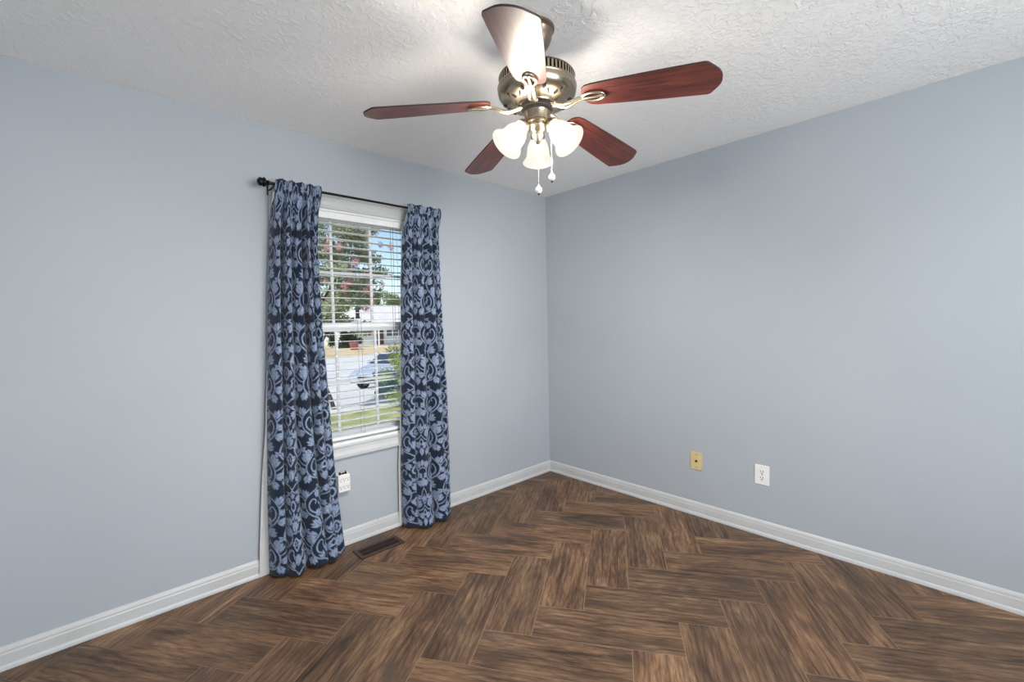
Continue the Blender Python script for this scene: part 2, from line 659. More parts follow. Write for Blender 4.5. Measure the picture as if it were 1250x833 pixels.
# casing: moulded picture frame profile, swept round the opening
CP = [(0, 0), (0, -0.010), (0.006, -0.014), (0.014, -0.014), (0.020, -0.010), (0.040, -0.012), (0.052, -0.017), (0.060, -0.021), (0.078, -0.021), (0.080, -0.018), (0.080, 0)]
bm = bmesh.new()
cs = [(-1, -1), (1, -1), (1, 1), (-1, 1), (-1, -1)]
rings = []
for sx, sz in cs:
    ring = []
    for d, y in CP:
        ring.append(bm.verts.new(((OX0 if sx < 0 else OX1) + sx * d, y, (OZ0 if sz < 0 else OZ1) + sz * d)))
    rings.append(ring)
for a, b in zip(rings, rings[1:]):
    for k in range(len(CP) - 1):
        bm.faces.new((a[k], b[k], b[k + 1], a[k + 1]))
bmesh.ops.remove_doubles(bm, verts=bm.verts, dist=1e-6)
bmesh.ops.recalc_face_normals(bm, faces=bm.faces)
wpart('casing', bm, TRIM)
# jamb liner + sill
bm = bmesh.new()
t = 0.012
box(bm, OX0, OX0 + t, -0.002, WT, OZ0, OZ1)
box(bm, OX1 - t, OX1, -0.002, WT, OZ0, OZ1)
box(bm, OX0 + t, OX1 - t, -0.002, WT, OZ1 - t, OZ1)
wpart('jamb', bm, VINYL)
bm = bmesh.new()
box(bm, OX0 + t, OX1 - t, -0.004, WT + 0.03, OZ0 - .002, OZ0 + 0.014, 0.003)
wpart('sill', bm, VINYL)
GX0, GX1 = OX0 + 0.012, OX1 - 0.012
def sash(name, z0, z1, y0, y1, top, bot, side=0.026):
    bm = bmesh.new()
    box(bm, GX0, GX0 + side, y0, y1, z0, z1)
    box(bm, GX1 - side, GX1, y0, y1, z0, z1)
    box(bm, GX0 + side, GX1 - side, y0, y1, z0, z0 + bot)
    box(bm, GX0 + side, GX1 - side, y0, y1, z1 - top, z1)
    # small glazing step
    box(bm, GX0 + side, GX1 - side, y0 + .008, y1 - .004, z0 + bot, z0 + bot + .006)
    s = wpart(name, bm, VINYL)
    ym = (y0 + y1) / 2
    bm = bmesh.new()
    a, b = GX0 + side, GX1 - side
    for i in (1, 2):
        xm = a + (b - a) * i / 3
        box(bm, xm - .0085, xm + .0085, ym - .006, ym + .006, z0 + bot, z1 - top, 0.002)
    zm = (z0 + bot + z1 - top) / 2
    box(bm, a, b, ym - .0058, ym + .0058, zm - .0085, zm + .0085, 0.002)
    bmesh.ops.transform(bm, matrix=wi, verts=bm.verts)
    finish('muntin_grid', bm, VINYL, s)
    bm = bmesh.new()
    box(bm, a, b, ym + .007, ym + .010, z0 + bot, z1 - top)
    bmesh.ops.transform(bm, matrix=wi, verts=bm.verts)
    finish('pane', bm, GLASS, s)
    return s
lo = sash('lower_sash', OZ0 + .014, 1.364, 0.078, 0.108, 0.054, 0.042)
hi = sash('upper_sash', 1.318, OZ1 - t, 0.110, 0.140, 0.030, 0.040)
bm = bmesh.new()
box(bm, -1.755, -1.695, .082, .100, 1.364, 1.372, .002)
lathe(bm, [(0, .008), (.012, .008), (.012, 0), (0, 0)], 16, Matrix.Translation((-1.725, .090, 1.372)))
box(bm, -1.735, -1.700, .076,   .086, 1.374, 1.381, .002)
bmesh.ops.transform(bm, matrix=wi, verts=bm.verts)
finish('sash_lock', bm, VINYL, lo)

# ------------------------------------------------------------------ window blind
bl = empty('window_blind', (-1.725, 0.042, 2.02))
tag(bl, 'white two-inch horizontal slat blind, lowered and open, hanging inside the window frame', 'blind')
bli = Matrix.Translation(-Vector(bl.location))
def bpart(name, bm, mat, smooth=False):
    bmesh.ops.transform(bm, matrix=bli, verts=bm.verts)
    return finish(name, bm, mat, bl, smooth)
BX0, BX1 = OX0 + .018, OX1 - .018
bm = bmesh.new()
box(bm, BX0, BX1, .016, .066, 1.988, 2.024)
bpart('headrail', bm, SLAT)
bm = bmesh.new()
box(bm, BX0 - .003, BX1 + .003, .004, .014, 1.984, 2.0235, 0.003)
bpart('valance', bm, SLAT)
bm = bmesh.new()
PITCH = 0.0445
nslat = 0
z = 1.960
tilt = math.radians(1.0)
while z > 0.70:
    N = 5
    top, bot_ = [], []
    for i in range(N):
        s = -1 + 2 * i / (N - 1)
        yy = 0.040 + 0.0245 * s * math.cos(tilt)
        zz = z - 0.0245 * s * math.sin(tilt) + 0.0012 * (1 - s * s)
        top.append((yy, zz + .0011)); bot_.append((yy, zz - .0011))
    loop = top + bot_[::-1]
    A = [bm.verts.new((BX0, a, b)) for a, b in loop]
    B = [bm.verts.new((BX1, a, b)) for a, b in loop]
    for k in range(len(loop)):
        k2 = (k + 1) % len(loop)
        bm.faces.new((A[k], A[k2], B[k2], B[k]))
    bm.faces.new(A[::-1]); bm.faces.new(B)
    z -= PITCH
    nslat += 1
bmesh.ops.recalc_face_normals(bm, faces=bm.faces)
bpart('slats', bm, SLAT)
bm = bmesh.new()
box(bm, BX0, BX1, .014, .064, 0.645, 0.664, 0.003)
bpart('bottom_rail', bm, SLAT)
for xx in (-2.02, -1.725, -1.43):
    bm = bmesh.new()
    tube(bm, [(xx, .0145, 1.99), (xx, .0125, .660)], 0.0009, 6)
    tube(bm, [(xx, .0665, 1.99), (xx, .0665, .660)], 0.0009, 6)
    bpart('ladder_cord', bm, CORD)
bm = bmesh.new()
tube(bm, [(-1.505, .012, 1.99), (-1.503, .0125, 1.3), (-1.505, .012, .95)], 0.0012, 6)
tube(bm, [(-1.487, .012, 1.99), (-1.489, .0125, 1.3), (-1.487, .012, .93)], 0.0012, 6)
lathe(bm, [(0, .03), (.004, .028), (.007, .004), (0, 0)], 12, Matrix.Translation((-1.505, .012, .92)))
lathe(bm, [(0, .03), (.004, .028), (.007, .004), (0, 0)], 12, Matrix.Translation((-1.487, .012, .90)))
bpart('lift_cord', bm, CORD)

# ------------------------------------------------------------------ curtain rod
rod = empty('curtain_rod', (-1.73, -0.10, 2.098))
tag(rod, 'thin black metal curtain rod with knob finial mounted above the window', 'curtain rod')
ri = Matrix.Translation(-Vector(rod.location))
def rpart(name, bm, mat, smooth=True):
    bmesh.ops.transform(bm, matrix=ri, verts=bm.verts)
    return finish(name, bm, mat, rod, smooth, auto=40)
bm = bmesh.new(); tube(bm, [(-2.245, -.10, 2.098), (-1.73, -.10, 2.1), (-1.198, -.10, 2.098)], [.0078, .0066, .0066], 16)
rpart('rod', bm, BLACKM)
fin = [(0, 0), (.0085, 0), (.0085, .010), (.014, .012), (.014, .016), (.0095, .019), (.016, .026), (.024, .032), (.0245, .038), (.019, .041), (.022, .050), (.019, .060), (.010, .066), (0, .068)]
bm = bmesh.new(); lathe(bm, fin, 28, Matrix.Translation((-2.240, -.10, 2.098)) @ Matrix.Rotation(-PI / 2, 4, 'Y'))
rpart('finial', bm, BLACKM)
for xx in (-2.228, -1.215):
    bm = bmesh.new()
    box(bm, xx - .009, xx + .009, -.004, -.0005, 2.06, 2.12, .001)
    tube(bm, [(xx, -.003, 2.085), (xx, -.05, 2.083), (xx, -.088, 2.086), (xx, -.100, 2.0885)], .0045, 10)
    tube(bm, [(xx, -.111, 2.100), (xx, -.108, 2.091), (xx, -.100, 2.0885), (xx, -.092, 2.091), (xx, -.089, 2.100)], .003, 8)
    rpart('bracket', bm, BLACKM)

# ------------------------------------------------------------------ curtain pattern
PW, PH = 0.150, 0.46       # half-tile width (mirrored) and repeat height
def make_pattern():
    R = 600                 # samples per metre
    nx, ny = int(PW * R), int(PH * R)
    X, Y = np.meshgrid((np.arange(nx) + .5) / R, (np.arange(ny) + .5) / R)
    img = np.zeros_like(X)
    def seg_d(px, py, ax, ay, bx, by):
        dx, dy = bx - ax, by - ay
        t = np.clip(((px - ax) * dx + (py - ay) * dy) / (dx * dx + dy * dy + 1e-12), 0, 1)
        return np.hypot(px - ax - t * dx, py - ay - t * dy)
    def wrap(fn):
        res = None
        for oy in (-PH, 0, PH):
            for sx in (1, -1):
                for ox in (0, 2 * PW):
                    # mirrored copies that reach across the tile's edges
                    px = sx * (X - ox) if ox else sx * X
                    m_ = fn(px, Y - oy)
                    res = m_ if res is None else np.maximum(res, m_)
        return res
    def add(fn):
        np.maximum(img, wrap(fn), out=img)
    def cut(fn):
        np.minimum(img, 1 - wrap(fn), out=img)
    sm = lambda d, w_: np.clip((w_ - d) / 0.0016 + .5, 0, 1)
    def cat(pts, n=14):
        P = [np.array(p, float) for p in pts]
        P = [2 * P[0] - P[1]] + P + [2 * P[-1] - P[-2]]
        out_ = []
        for i in range(1, len(P) - 2):
            for t in np.linspace(0, 1, n, endpoint=False):
                a, b, c, d = P[i - 1], P[i], P[i + 1], P[i + 2]
                out_.append(.5 * (2 * b + (c - a) * t + (2 * a - 5 * b + 4 * c - d) * t * t + (3 * b - a - 3 * c + d) * t ** 3))
        out_.append(P[-2])
        return out_
    def stroke(pts, wa, wb=None, op=add):
        c = cat(pts)
        wb = wa if wb is None else wb
        n = len(c)
        def fn(px, py):
            r = np.zeros_like(px)
            for i in range(n - 1):
                tt = i / (n - 1)
                w_ = wa + (wb - wa) * tt
                r = np.maximum(r, sm(seg_d(px, py, c[i][0], c[i][1], c[i + 1][0], c[i + 1][1]), w_))
            return r
        op(fn)
    def lobe(px, py, x, y, ang, L, W, bend=0.0):
        c_, s_ = math.cos(ang), math.sin(ang)
        a = (px - x) * c_ + (py - y) * s_
        b = -(px - x) * s_ + (py - y) * c_
        t = np.clip(a / L, 0, 1)
        b = b - bend * L * t * t
        half = W * 2.35 * t ** .62 * (1 - t) ** .95
        half = np.where((a > 0) & (a < L), half, -0.01)
        return np.clip((half - np.abs(b)) / 0.0016 + .5, 0, 1)
    def leaf(x, y, deg, L, W, bend=0.0, vein=True, lobes=0):
        ang = math.radians(deg)
        L = L * .95; W = W * .78
        def fn(px, py):
            r = lobe(px, py, x, y, ang, L, W, bend)
            for k in range(lobes):
                for sgn in (-1, 1):
                    q = 0.18 + 0.26 * k
                    r = np.maximum(r, lobe(px, py, x + q * L * math.cos(ang), y + q * L * math.sin(ang), ang + sgn * math.radians(50 - 10 * k), L * (0.66 - .14 * k), W * .72, -sgn * .22))
            return r
        add(fn)
        if vein:
            def vf(px, py):
                c_, s_ = math.cos(ang), math.sin(ang)
                a = (px - x) * c_ + (py - y) * s_
                b = -(px - x) * s_ + (py - y) * c_ - bend * L * np.clip(a / L, 0, 1) ** 2
                wd = 0.0020 * (1 - np.clip(a / (L * .72), 0, 1))
                return np.where((a > 0) & (a < L * .7), np.clip((wd - np.abs(b)) / .0014 + .5, 0, 1), 0)
            cut(vf)
    def spiral(cx, cy, r0, a0, turns, w0, w1, sgn=1):
        pts = []
        for i in range(16):
            t = i / 15
            a = math.radians(a0) + sgn * turns * 2 * PI * t
            r = r0 * (1 - .78 * t)
            pts.append((cx + r * math.cos(a), cy + r * math.sin(a)))
        stroke(pts, w0, w1)
    # winding vines
    stroke([(0.0, .005), (.030, .028), (.064, .040), (.090, .070), (.094, .112), (.072, .150), (.044, .185), (.034, .225), (.048, .262), (.080, .290), (.106, .325), (.110, .372), (.086, .408), (.048, .432), (.018, .448), (0, .46)], .0036)
    stroke([(.150, .160), (.132, .176), (.122, .205), (.130, .240), (.150, .262)], .0034)
    stroke([(.094, .112), (.118, .122), (.150, .150)], .0030)
    stroke([(.034, .225), (.020, .232), (0, .226)], .0030)
    stroke([(.110, .372), (.128, .392), (.150, .396)], .0030)
    # two open curls
    stroke([(.040, .060), (.066, .080), (.070, .112), (.052, .140), (.034, .128), (.040, .112)], .0040, .0030)
    stroke([(.060, .298), (.084, .320), (.090, .352), (.074, .378), (.056, .368), (.060, .352)], .0040, .0030)
    leaf(.026, .085, 60, .034, .010, .2)
    leaf(.030, .330, 75, .036, .010, -.2)
    leaf(.136, .330, 100, .034, .010, .2)
    leaf(.128, .075, 70, .030, .009, .2)
    # big lobed leaves
    leaf(.090, .125, 78, .066, .0165, -.15, lobes=2)
    leaf(.094, .085, -8, .054, .0150, .15, lobes=2)
    leaf(.060, .170, 20, .056, .0150, .15, lobes=2)
    leaf(.036, .215, 42, .070, .0165, .10, lobes=2)
    leaf(.060, .275, 128, .056, .0150, .15, lobes=2)
    leaf(.094, .300, -15, .054, .0145, -.1, lobes=2)
    leaf(.108, .330, 38, .046, .0135, .1, lobes=1)
    leaf(.106, .385, 82, .058, .0150, -.15, lobes=2)
    leaf(.060, .425, -132, .056, .0150, .15, lobes=2)
    leaf(.088, .062, -78, .056, .0150, .1, lobes=2)
    leaf(.042, .034, 80, .050, .0140, .15, lobes=1)
    leaf(.124, .205, -168, .040, .0120, .2, lobes=1)
    leaf(.040, .180, -150, .040, .0120, .1, lobes=1)
    leaf(.020, .440, 20, .034, .0100, .1)
    # centre chain on the mirror axis (x = 0)
    leaf(0, .048, 90, .074, .0190, 0, lobes=2)
    stroke([(0, .132), (.017, .150), (.021, .170), (.010, .192), (0, .200)], .0048)
    leaf(0, .146, 90, .042, .0090)
    leaf(0, .228, 90, .076, .0200, 0, lobes=2)
    leaf(.003, .300, 38, .040, .0130, .25)
    leaf(0, .306, 90, .040, .0110)
    stroke([(0, .348), (.015, .362), (.018, .378), (.010, .396), (0, .404)], .0048)
    leaf(0, .412, 90, .042, .0130, 0, lobes=1)
    # second axis (x = PW)
    leaf(.150, .012, 90, .062, .0170, 0, lobes=2)
    stroke([(.150, .086), (.138, .094), (.135, .108), (.150, .124)], .0044)
    leaf(.150, .170, 90, .060, .0150, 0, lobes=1)
    leaf(.150, .268, 90, .070, .0185, 0, lobes=2)
    leaf(.150, .402, 90, .050, .0140, 0, lobes=2)
    return img, R
PAT, PR = make_pattern()
def sample_pattern(s, h):
    a = np.mod(s, 2 * PW)
    a = np.where(a > PW, 2 * PW - a, a)
    b = np.mod(h, PH)
    fx = np.clip(a * PR - .5, 0, PAT.shape[1] - 1.001)
    fy = np.mod(b * PR - .5, PAT.shape[0])
    ix, iy = fx.astype(int), fy.astype(int)
    tx, ty = fx - ix, fy - iy
    iy2 = (iy + 1) % PAT.shape[0]
    iy = iy % PAT.shape[0]
    return (PAT[iy, ix] * (1 - tx) + PAT[iy, ix + 1] * tx) * (1 - ty) + (PAT[iy2, ix] * (1 - tx) + PAT[iy2, ix + 1] * tx) * ty

def grid_obj(name, P, mat, parent, uv=None, motif=None):
    nz, nu = P.shape[:2]
    me = bpy.data.meshes.new(name)
    me.vertices.add(nz * nu)
    me.vertices.foreach_set('co', P.reshape(-1).astype(np.float32))
    i = np.arange((nz - 1) * (nu - 1))
    r, c = i // (nu - 1), i % (nu - 1)
    a = r * nu + c
    q = np.stack([a, a + 1, a + nu + 1, a + nu], 1).reshape(-1).astype(np.int32)
    me.loops.add(len(q))
    me.loops.foreach_set('vertex_index', q)
    me.polygons.add(len(i))
    me.polygons.foreach_set('loop_start', (np.arange(len(i)) * 4).astype(np.int32))
    me.polygons.foreach_set('loop_total', np.full(len(i), 4, np.int32))
    me.polygons.foreach_set('use_smooth', np.ones(len(i), bool))
    me.update(calc_edges=True)
    if uv is not None:
        l = me.uv_layers.new(name='UVMap')
        l.data.foreach_set('uv', uv.reshape(-1, 2)[q].reshape(-1).astype(np.float32))
    if motif is not None:
        at = me.attributes.new('motif', 'FLOAT', 'POINT')
        at.data.foreach_set('value', motif.reshape(-1).astype(np.float32))
    me.materials.append(mat)
    me.validate()
    o = bpy.data.objects.new(name, me)
    COL.objects.link(o)
    o.parent = parent
    return o

def smoothstep(x):
    x = np.clip(x, 0, 1)
    return x * x * (3 - 2 * x)

def curtain(label, root_x, zs, xl, xr, ybase, amps, folds, phase, warp, yprof, hem, s_off, flap, seed):
    rg = np.random.RandomState(seed)
    nu, nz = 300, 640
    u = np.linspace(0, 1, nu)
    ztop, zbot = 2.124, 0.012
    zz = np.linspace(ztop, zbot, nz)
    U, Z = np.meshgrid(u, zz)
    f = lambda tab: np.interp(-Z, -np.array(zs), np.array(tab))
    tz = (ztop - Z) / (ztop - zbot)
    XL, XR, A, WP, YB = f(xl), f(xr), f(amps), f(warp), f(ybase)
    # phase: folds with individual widths
    kn = np.cumsum(np.concatenate([[0], rg.uniform(.72, 1.3, folds)])); kn /= kn[-1]
    ph = np.interp(u, kn, np.arange(folds + 1))[None, :] + phase
    ph = ph + WP * np.sin(2 * PI * U * 1.0 + 0.6) + 0.05 * np.sin(6 * tz + 9 * U)
    s = np.sin(2 * PI * ph)
    shape = np.sign(s) * np.abs(s) ** 0.8
    kk = 1 + 0.30 * np.sin(2 * PI * ph / folds * 2.3 + seed)
    # header gather: finer secondary folds near the rod
    head = np.exp(-tz * 16)
    ripple = head * 0.006 * np.sin(2 * PI * ph * 2.0 + 1.3 + seed) + 0.0025 * np.sin(2 * PI * ph * 3 + 7 * tz)
    Y = YB + f(yprof) * np.sin(PI * np.clip(U, 0, 1)) ** .8 + A * kk * shape + ripple
    X = XL + (XR - XL) * U + 0.30 * A * np.cos(2 * PI * ph) * (0.4 + tz)
    X += 0.004 * np.sin(9 * tz + seed) * tz
    # fabric must stay off the wall and off the rod's back side
    Y = np.minimum(Y, -0.024)
    # outer edges fall back towards the wall
    Y = Y + (-.032 - Y) * (0.85 * np.exp(-U * 26) * smoothstep(tz * 9))
    # rod pocket: cloth bulges forward round the rod, ruffle above
    zr = 2.098
    inpk = 1 - smoothstep((2.072 - Z) / 0.09)
    gather = 0.0035 * np.sin(2 * PI * ph * 3.0 + 2 * U) + 0.0045 * shape
    pocket = np.exp(-((Z - zr) / 0.012) ** 2)
    Y = Y * (1 - inpk) + inpk * (-0.119 + gather - 0.003 * pocket)
    Z2 = Z + 0.0035 * np.sin(2 * PI * ph + 2.1) * np.exp(-tz * 40)
    # hem: slightly wavy, rests just above the floor
    hm = hem[0] + hem[1] * np.sin(2 * PI * ph + 1.0) + hem[2] * U
    Z2 = Z2 + np.maximum(hm, 0.0) * smoothstep((tz - .55) / .45)
    root = empty('curtain', (root_x, -0.10, 0.0))
    tag(root, label, 'curtain', 'navy curtain panels either side of the window')
    P = np.stack([X - root_x, Y + 0.10, Z2], -1)
    # cloth length measured half way down gives the flat coordinate
    row = P[nz // 2]
    sl = np.concatenate([[0], np.cumsum(np.hypot(np.diff(row[:, 0]), np.diff(row[:, 1])))])
    SU = np.broadcast_to(sl[None, :], U.shape) + s_off
    HZ = (Z - zbot)
    mot = sample_pattern(SU, HZ)
    grid_obj('fabric', P, CURT, root, np.stack([SU, HZ], -1), mot)
    # lining: a second cloth just behind, with its free edge turned out
    st = 3
    lz = 20                     # starts just under the rod pocket
    Pl = P[lz::6, ::st].copy()
    N = np.zeros_like(Pl)
    du = np.gradient(Pl, axis=1); dz = np.gradient(Pl, axis=0)
    N = np.cross(du, dz); N /= np.linalg.norm(N, axis=2, keepdims=True) + 1e-9
    sgn = 1.0 if N[..., 1].mean() > 0 else -1.0
    Pl = Pl + sgn * N * 0.004
    Pl[..., 2] = np.maximum(Pl[..., 2], 0.008)
    Pl[..., 1] = np.minimum(Pl[..., 1], 0.10 - .0215)
    tt = np.linspace(0, 1, Pl.shape[0])
    fw = np.interp(tt, [0, .06, .2, .45, .6, .75, 1], flap)
    fy = np.interp(tt, [0, .55, .7, 1], [.002, .002, .018, .042])
    edge = P[lz::6, 0]
    ex = []
    for q in (1.0, .75, .5, .25, 0.0):
        e = edge.copy()
        e[:, 0] -= fw * q
        e[:, 1] = np.minimum(e[:, 1] + fy * q + 0.008 * np.sin(22 * tt + 3 * q) * q, 0.10 - .0215)
        e[:, 2] = np.maximum(e[:, 2] - .002, .008)
        ex.append(e)
    Pl = np.concatenate([np.stack(ex, 1), Pl[:, 1:]], 1)
    grid_obj('lining', Pl, LINING, root)['label'] = 'white lining showing at the outer edge'
    return root

curtain('navy and pale blue leaf-damask curtain hanging left of the window, white lining showing', -2.12,
        [2.13, 2.10, 1.78, 1.33, 0.88, 0.43, 0.01],
        [-2.222, -2.228, -2.245, -2.268, -2.286, -2.296, -2.300],
        [-1.985, -1.985, -2.008, -2.004, -1.984, -1.958, -1.925],
        [-.100, -.100, -.096, -.096, -.096, -.092, -.082],
        [.011, .014, .031, .040, .044, .047, .050],
        5, 0.25, [0, 0, .10, .18, .22, .26, .30],
        [0, 0, -.006, -.012, -.020, -.032, -.060],
        (.004, .006, .020), 0.02,
        [.006, .0, .0, .001, .006, .022, .046], 4)
curtain('navy and pale blue leaf-damask curtain hanging right of the window, nearest the room corner', -1.32,
        [2.13, 2.10, 1.78, 1.33, 0.88, 0.43, 0.01],
        [-1.446, -1.448, -1.455, -1.472, -1.488, -1.500, -1.492],
        [-1.190, -1.186, -1.192, -1.188, -1.172, -1.168, -1.178],
        [-.100, -.100, -.096, -.096, -.096, -.094, -.090],
        [.011, .014, .031, .040, .046, .050, .054],
        4, 0.25, [0, 0, .08, .14, .18, .22, .24],
        [0, 0, -.006, -.012, -.020, -.032, -.060],
        (.004, .006, .008), 0.19,
        [.002, .0, .0, .0, .001, .006, .014], 9)

# ------------------------------------------------------------------ ceiling fan
FX, FY = -1.7038, -1.507
fan = empty('ceiling_fan', (FX, FY, H))
tag(fan, 'five-blade cherry wood and antique brass ceiling fan with three lit glass shades', 'ceiling fan')
def fz(z): return z - H
def fpart(name, bm, mat, parent=None, smooth=True, auto=35):
    return finish(name, bm, mat, parent or fan, smooth, auto=auto)
bm = bmesh.new()
lathe(bm, [(0, 0), (.066, 0), (.069, -.004), (.069, -.012), (.063, -.016), (.063, -.022), (.060, -.026), (.058, -.042), (.052, -.060), (.040, -.078), (.026, -.090), (.022, -.098), (0, -.098)], 56)
fpart('canopy', bm, PEWTER)
bm = bmesh.new()
lathe(bm, [(.0125, -.09), (.0125, fz(2.295)), (.024, fz(2.295)), (.028, fz(2.285)), (.030, fz(2.272))], 28)
fpart('downrod', bm, PEWTER)
# motor housing: top dish, vented band, bowl
bm = bmesh.new()
lathe(bm, [(0, fz(2.275)), (.055, fz(2.275)), (.10, fz(2.268)), (.132, fz(2.262)), (.141, fz(2.257)), (.143, fz(2.253)), (.139, fz(2.250))], 72)
lathe(bm, [(.139, fz(2.224)), (.146, fz(2.222)), (.148, fz(2.217)), (.146, fz(2.212)), (.147, fz(2.205)), (.143, fz(2.190)), (.131, fz(2.175)), (.112, fz(2.163)), (.090, fz(2.156)), (.078, fz(2.153)), (.076, fz(2.148)), (0, fz(2.148))], 72)
fpart('motor_housing', bm, BRASS)
bm = bmesh.new()
lathe(bm, [(.130, fz(2.252)), (.130, fz(2.222))], 64)
core = fpart('motor_core', bm, DARK)
bm = bmesh.new()
for k in range(60):
    a = 2 * PI * k / 60
    box(bm, .131, .1415, -.0036, .0036, fz(2.251), fz(2.223), 0, M=Matrix.Rotation(a, 4, 'Z'))
fpart('vent_ring', bm, BRASS, smooth=False)
# scroll cut-outs on the bowl, between the blade irons
for k in range(5):
    for j, (da, r, z, tl) in enumerate(((-17, .121, 2.1665, 25), (-8, .108, 2.160, -25), (8, .108, 2.160, 25), (17, .121, 2.1665, -25))):
        bm = bmesh.new()
        a = math.radians(36.9 + 72 * k + da)
        Mx = Matrix.Rotation(a, 4, 'Z') @ Matrix.Translation((r, 0, fz(z))) @ Matrix.Rotation(math.radians(-28), 4, 'Y') @ Matrix.Rotation(math.radians(tl), 4, 'Z')
        pts = [(.010 * math.cos(t_), .0042 * math.sin(t_)) for t_ in np.linspace(0, 2 * PI, 15)[:-1]]
        prism(bm, pts, -.0022, .002, Mx)
        fpart('scroll_cutout', bm, DARK, smooth=False)
bm = bmesh.new()
lathe(bm, [(.062, fz(2.149)), (.062, fz(2.141)), (.055, fz(2.139)), (.055, fz(2.132)), (.0, fz(2.132))], 48)
fpart('flywheel', bm, DARK)
bm = bmesh.new()
lathe(bm, [(.044, fz(2.136)), (.050, fz(2.134)), (.051, fz(2.128)), (.049, fz(2.124)), (.049, fz(2.094)), (.052, fz(2.090)), (.052, fz(2.085)), (.046, fz(2.080)), (.040, fz(2.078))], 48)
fpart('switch_housing', bm, BRASS)
bm = bmesh.new()
lathe(bm, [(.040, fz(2.080)), (.042, fz(2.074)), (.036, fz(2.062)), (.026, fz(2.056)), (.022, fz(2.050)), (.024, fz(2.044)), (.019, fz(2.030)), (.012, fz(2.020)), (.006, fz(2.012)), (0, fz(2.010))], 40)
fpart('light_fitter', bm, PALE_BRASS)

# blades + irons
def ring(cx, cy, a, b, n=24, ph=0):
    return [(cx + a * math.cos(2 * PI * k / n + ph), cy + b * math.sin(2 * PI * k / n + ph)) for k in range(n)]
half = [(0.0, .022), (.006, .038), (.018, .049), (.040, .055), (.10, .060), (.25, .069), (.36, .0738), (.405, .0750), (.414, .0735), (.420, .069), (.436, .049), (.447, .034), (.4535, .017), (.455, 0)]
outl = half + [(x, -y) for x, y in half[::-1][1:]]
BR0 = 0.178
def make_blade():
    bm = bmesh.new()
    prism(bm, outl, 0, .0055, None, 0, 1)
    b = fpart('blade', bm, [BLADE, BLADE_EDGE], smooth=False)
    return b
def make_iron(parent):
    bm = bmesh.new()
    # oval medallion under the blade: rim, two scroll bars
    def torus(cx, a, b, r, zc, n=36, m_=8):
        rr = []
        for k in range(n):
            t_ = 2 * PI * k / n
            c = Vector((cx + a * math.cos(t_), b * math.sin(t_), zc))
            nrm = Vector((math.cos(t_) * b, math.sin(t_) * a, 0)).normalized()
            rr.append([bm.verts.new(c + nrm * r * math.cos(2 * PI * j / m_) + Vector((0, 0, r * .8 * math.sin(2 * PI * j / m_)))) for j in range(m_)])
        for k in range(n):
            A, B = rr[k], rr[(k + 1) % n]
            for j in range(m_):
                bm.faces.new((A[j], A[(j + 1) % m_], B[(j + 1) % m_], B[j]))
    zc = -.0065
    torus(.040, .040, .0215, .0050, zc)
    tube(bm, [(.000, 0, zc), (.04, 0, zc - .001), (.079, 0, zc)], [.0065, .0045, .0055], 10)
    # arm down to the motor flange (x measured from blade root)
    arm = [(-.118, 0, -.015), (-.100, 0, -.017), (-.082, 0, -.023), (-.064, 0, -.027), (-.040, 0, -.021), (-.015, 0, -.009), (.008, 0, -.007)]
    for s in (-1, 1):
        tube(bm, [(x, s * (.004 + .006 * max(0, 1 - abs(x + .06) / .06)), z) for x, y, z in arm], [.0058, .0062, .0062, .0058, .0055, .0055, .005], 10)
    box(bm, -.122, -.098, -.014, .014, -.020, -.011, .002)
    bmesh.ops.recalc_face_normals(bm, faces=bm.faces)
    return fpart('blade_iron', bm, PALE_BRASS, parent, auto=50)
for k in range(5):
    a = math.radians(0.9 + 72 * k)
    b = make_blade()
    b.matrix_local = Matrix.Translation((0, 0, fz(2.146))) @ Matrix.Rotation(a, 4, 'Z') @ Matrix.Translation((BR0, 0, 0)) @ Matrix.Rotation(math.radians(6.8), 4, 'Y') @ Matrix.Rotation(math.radians(-11), 4, 'X')
    i = make_iron(None)
    i.matrix_local = Matrix.Translation((0, 0, fz(2.146))) @ Matrix.Rotation(a, 4, 'Z') @ Matrix.Translation((BR0, 0, 0)) @ Matrix.Rotation(math.radians(6.8), 4, 'Y') @ Matrix.Rotation(math.radians(-10), 4, 'X')

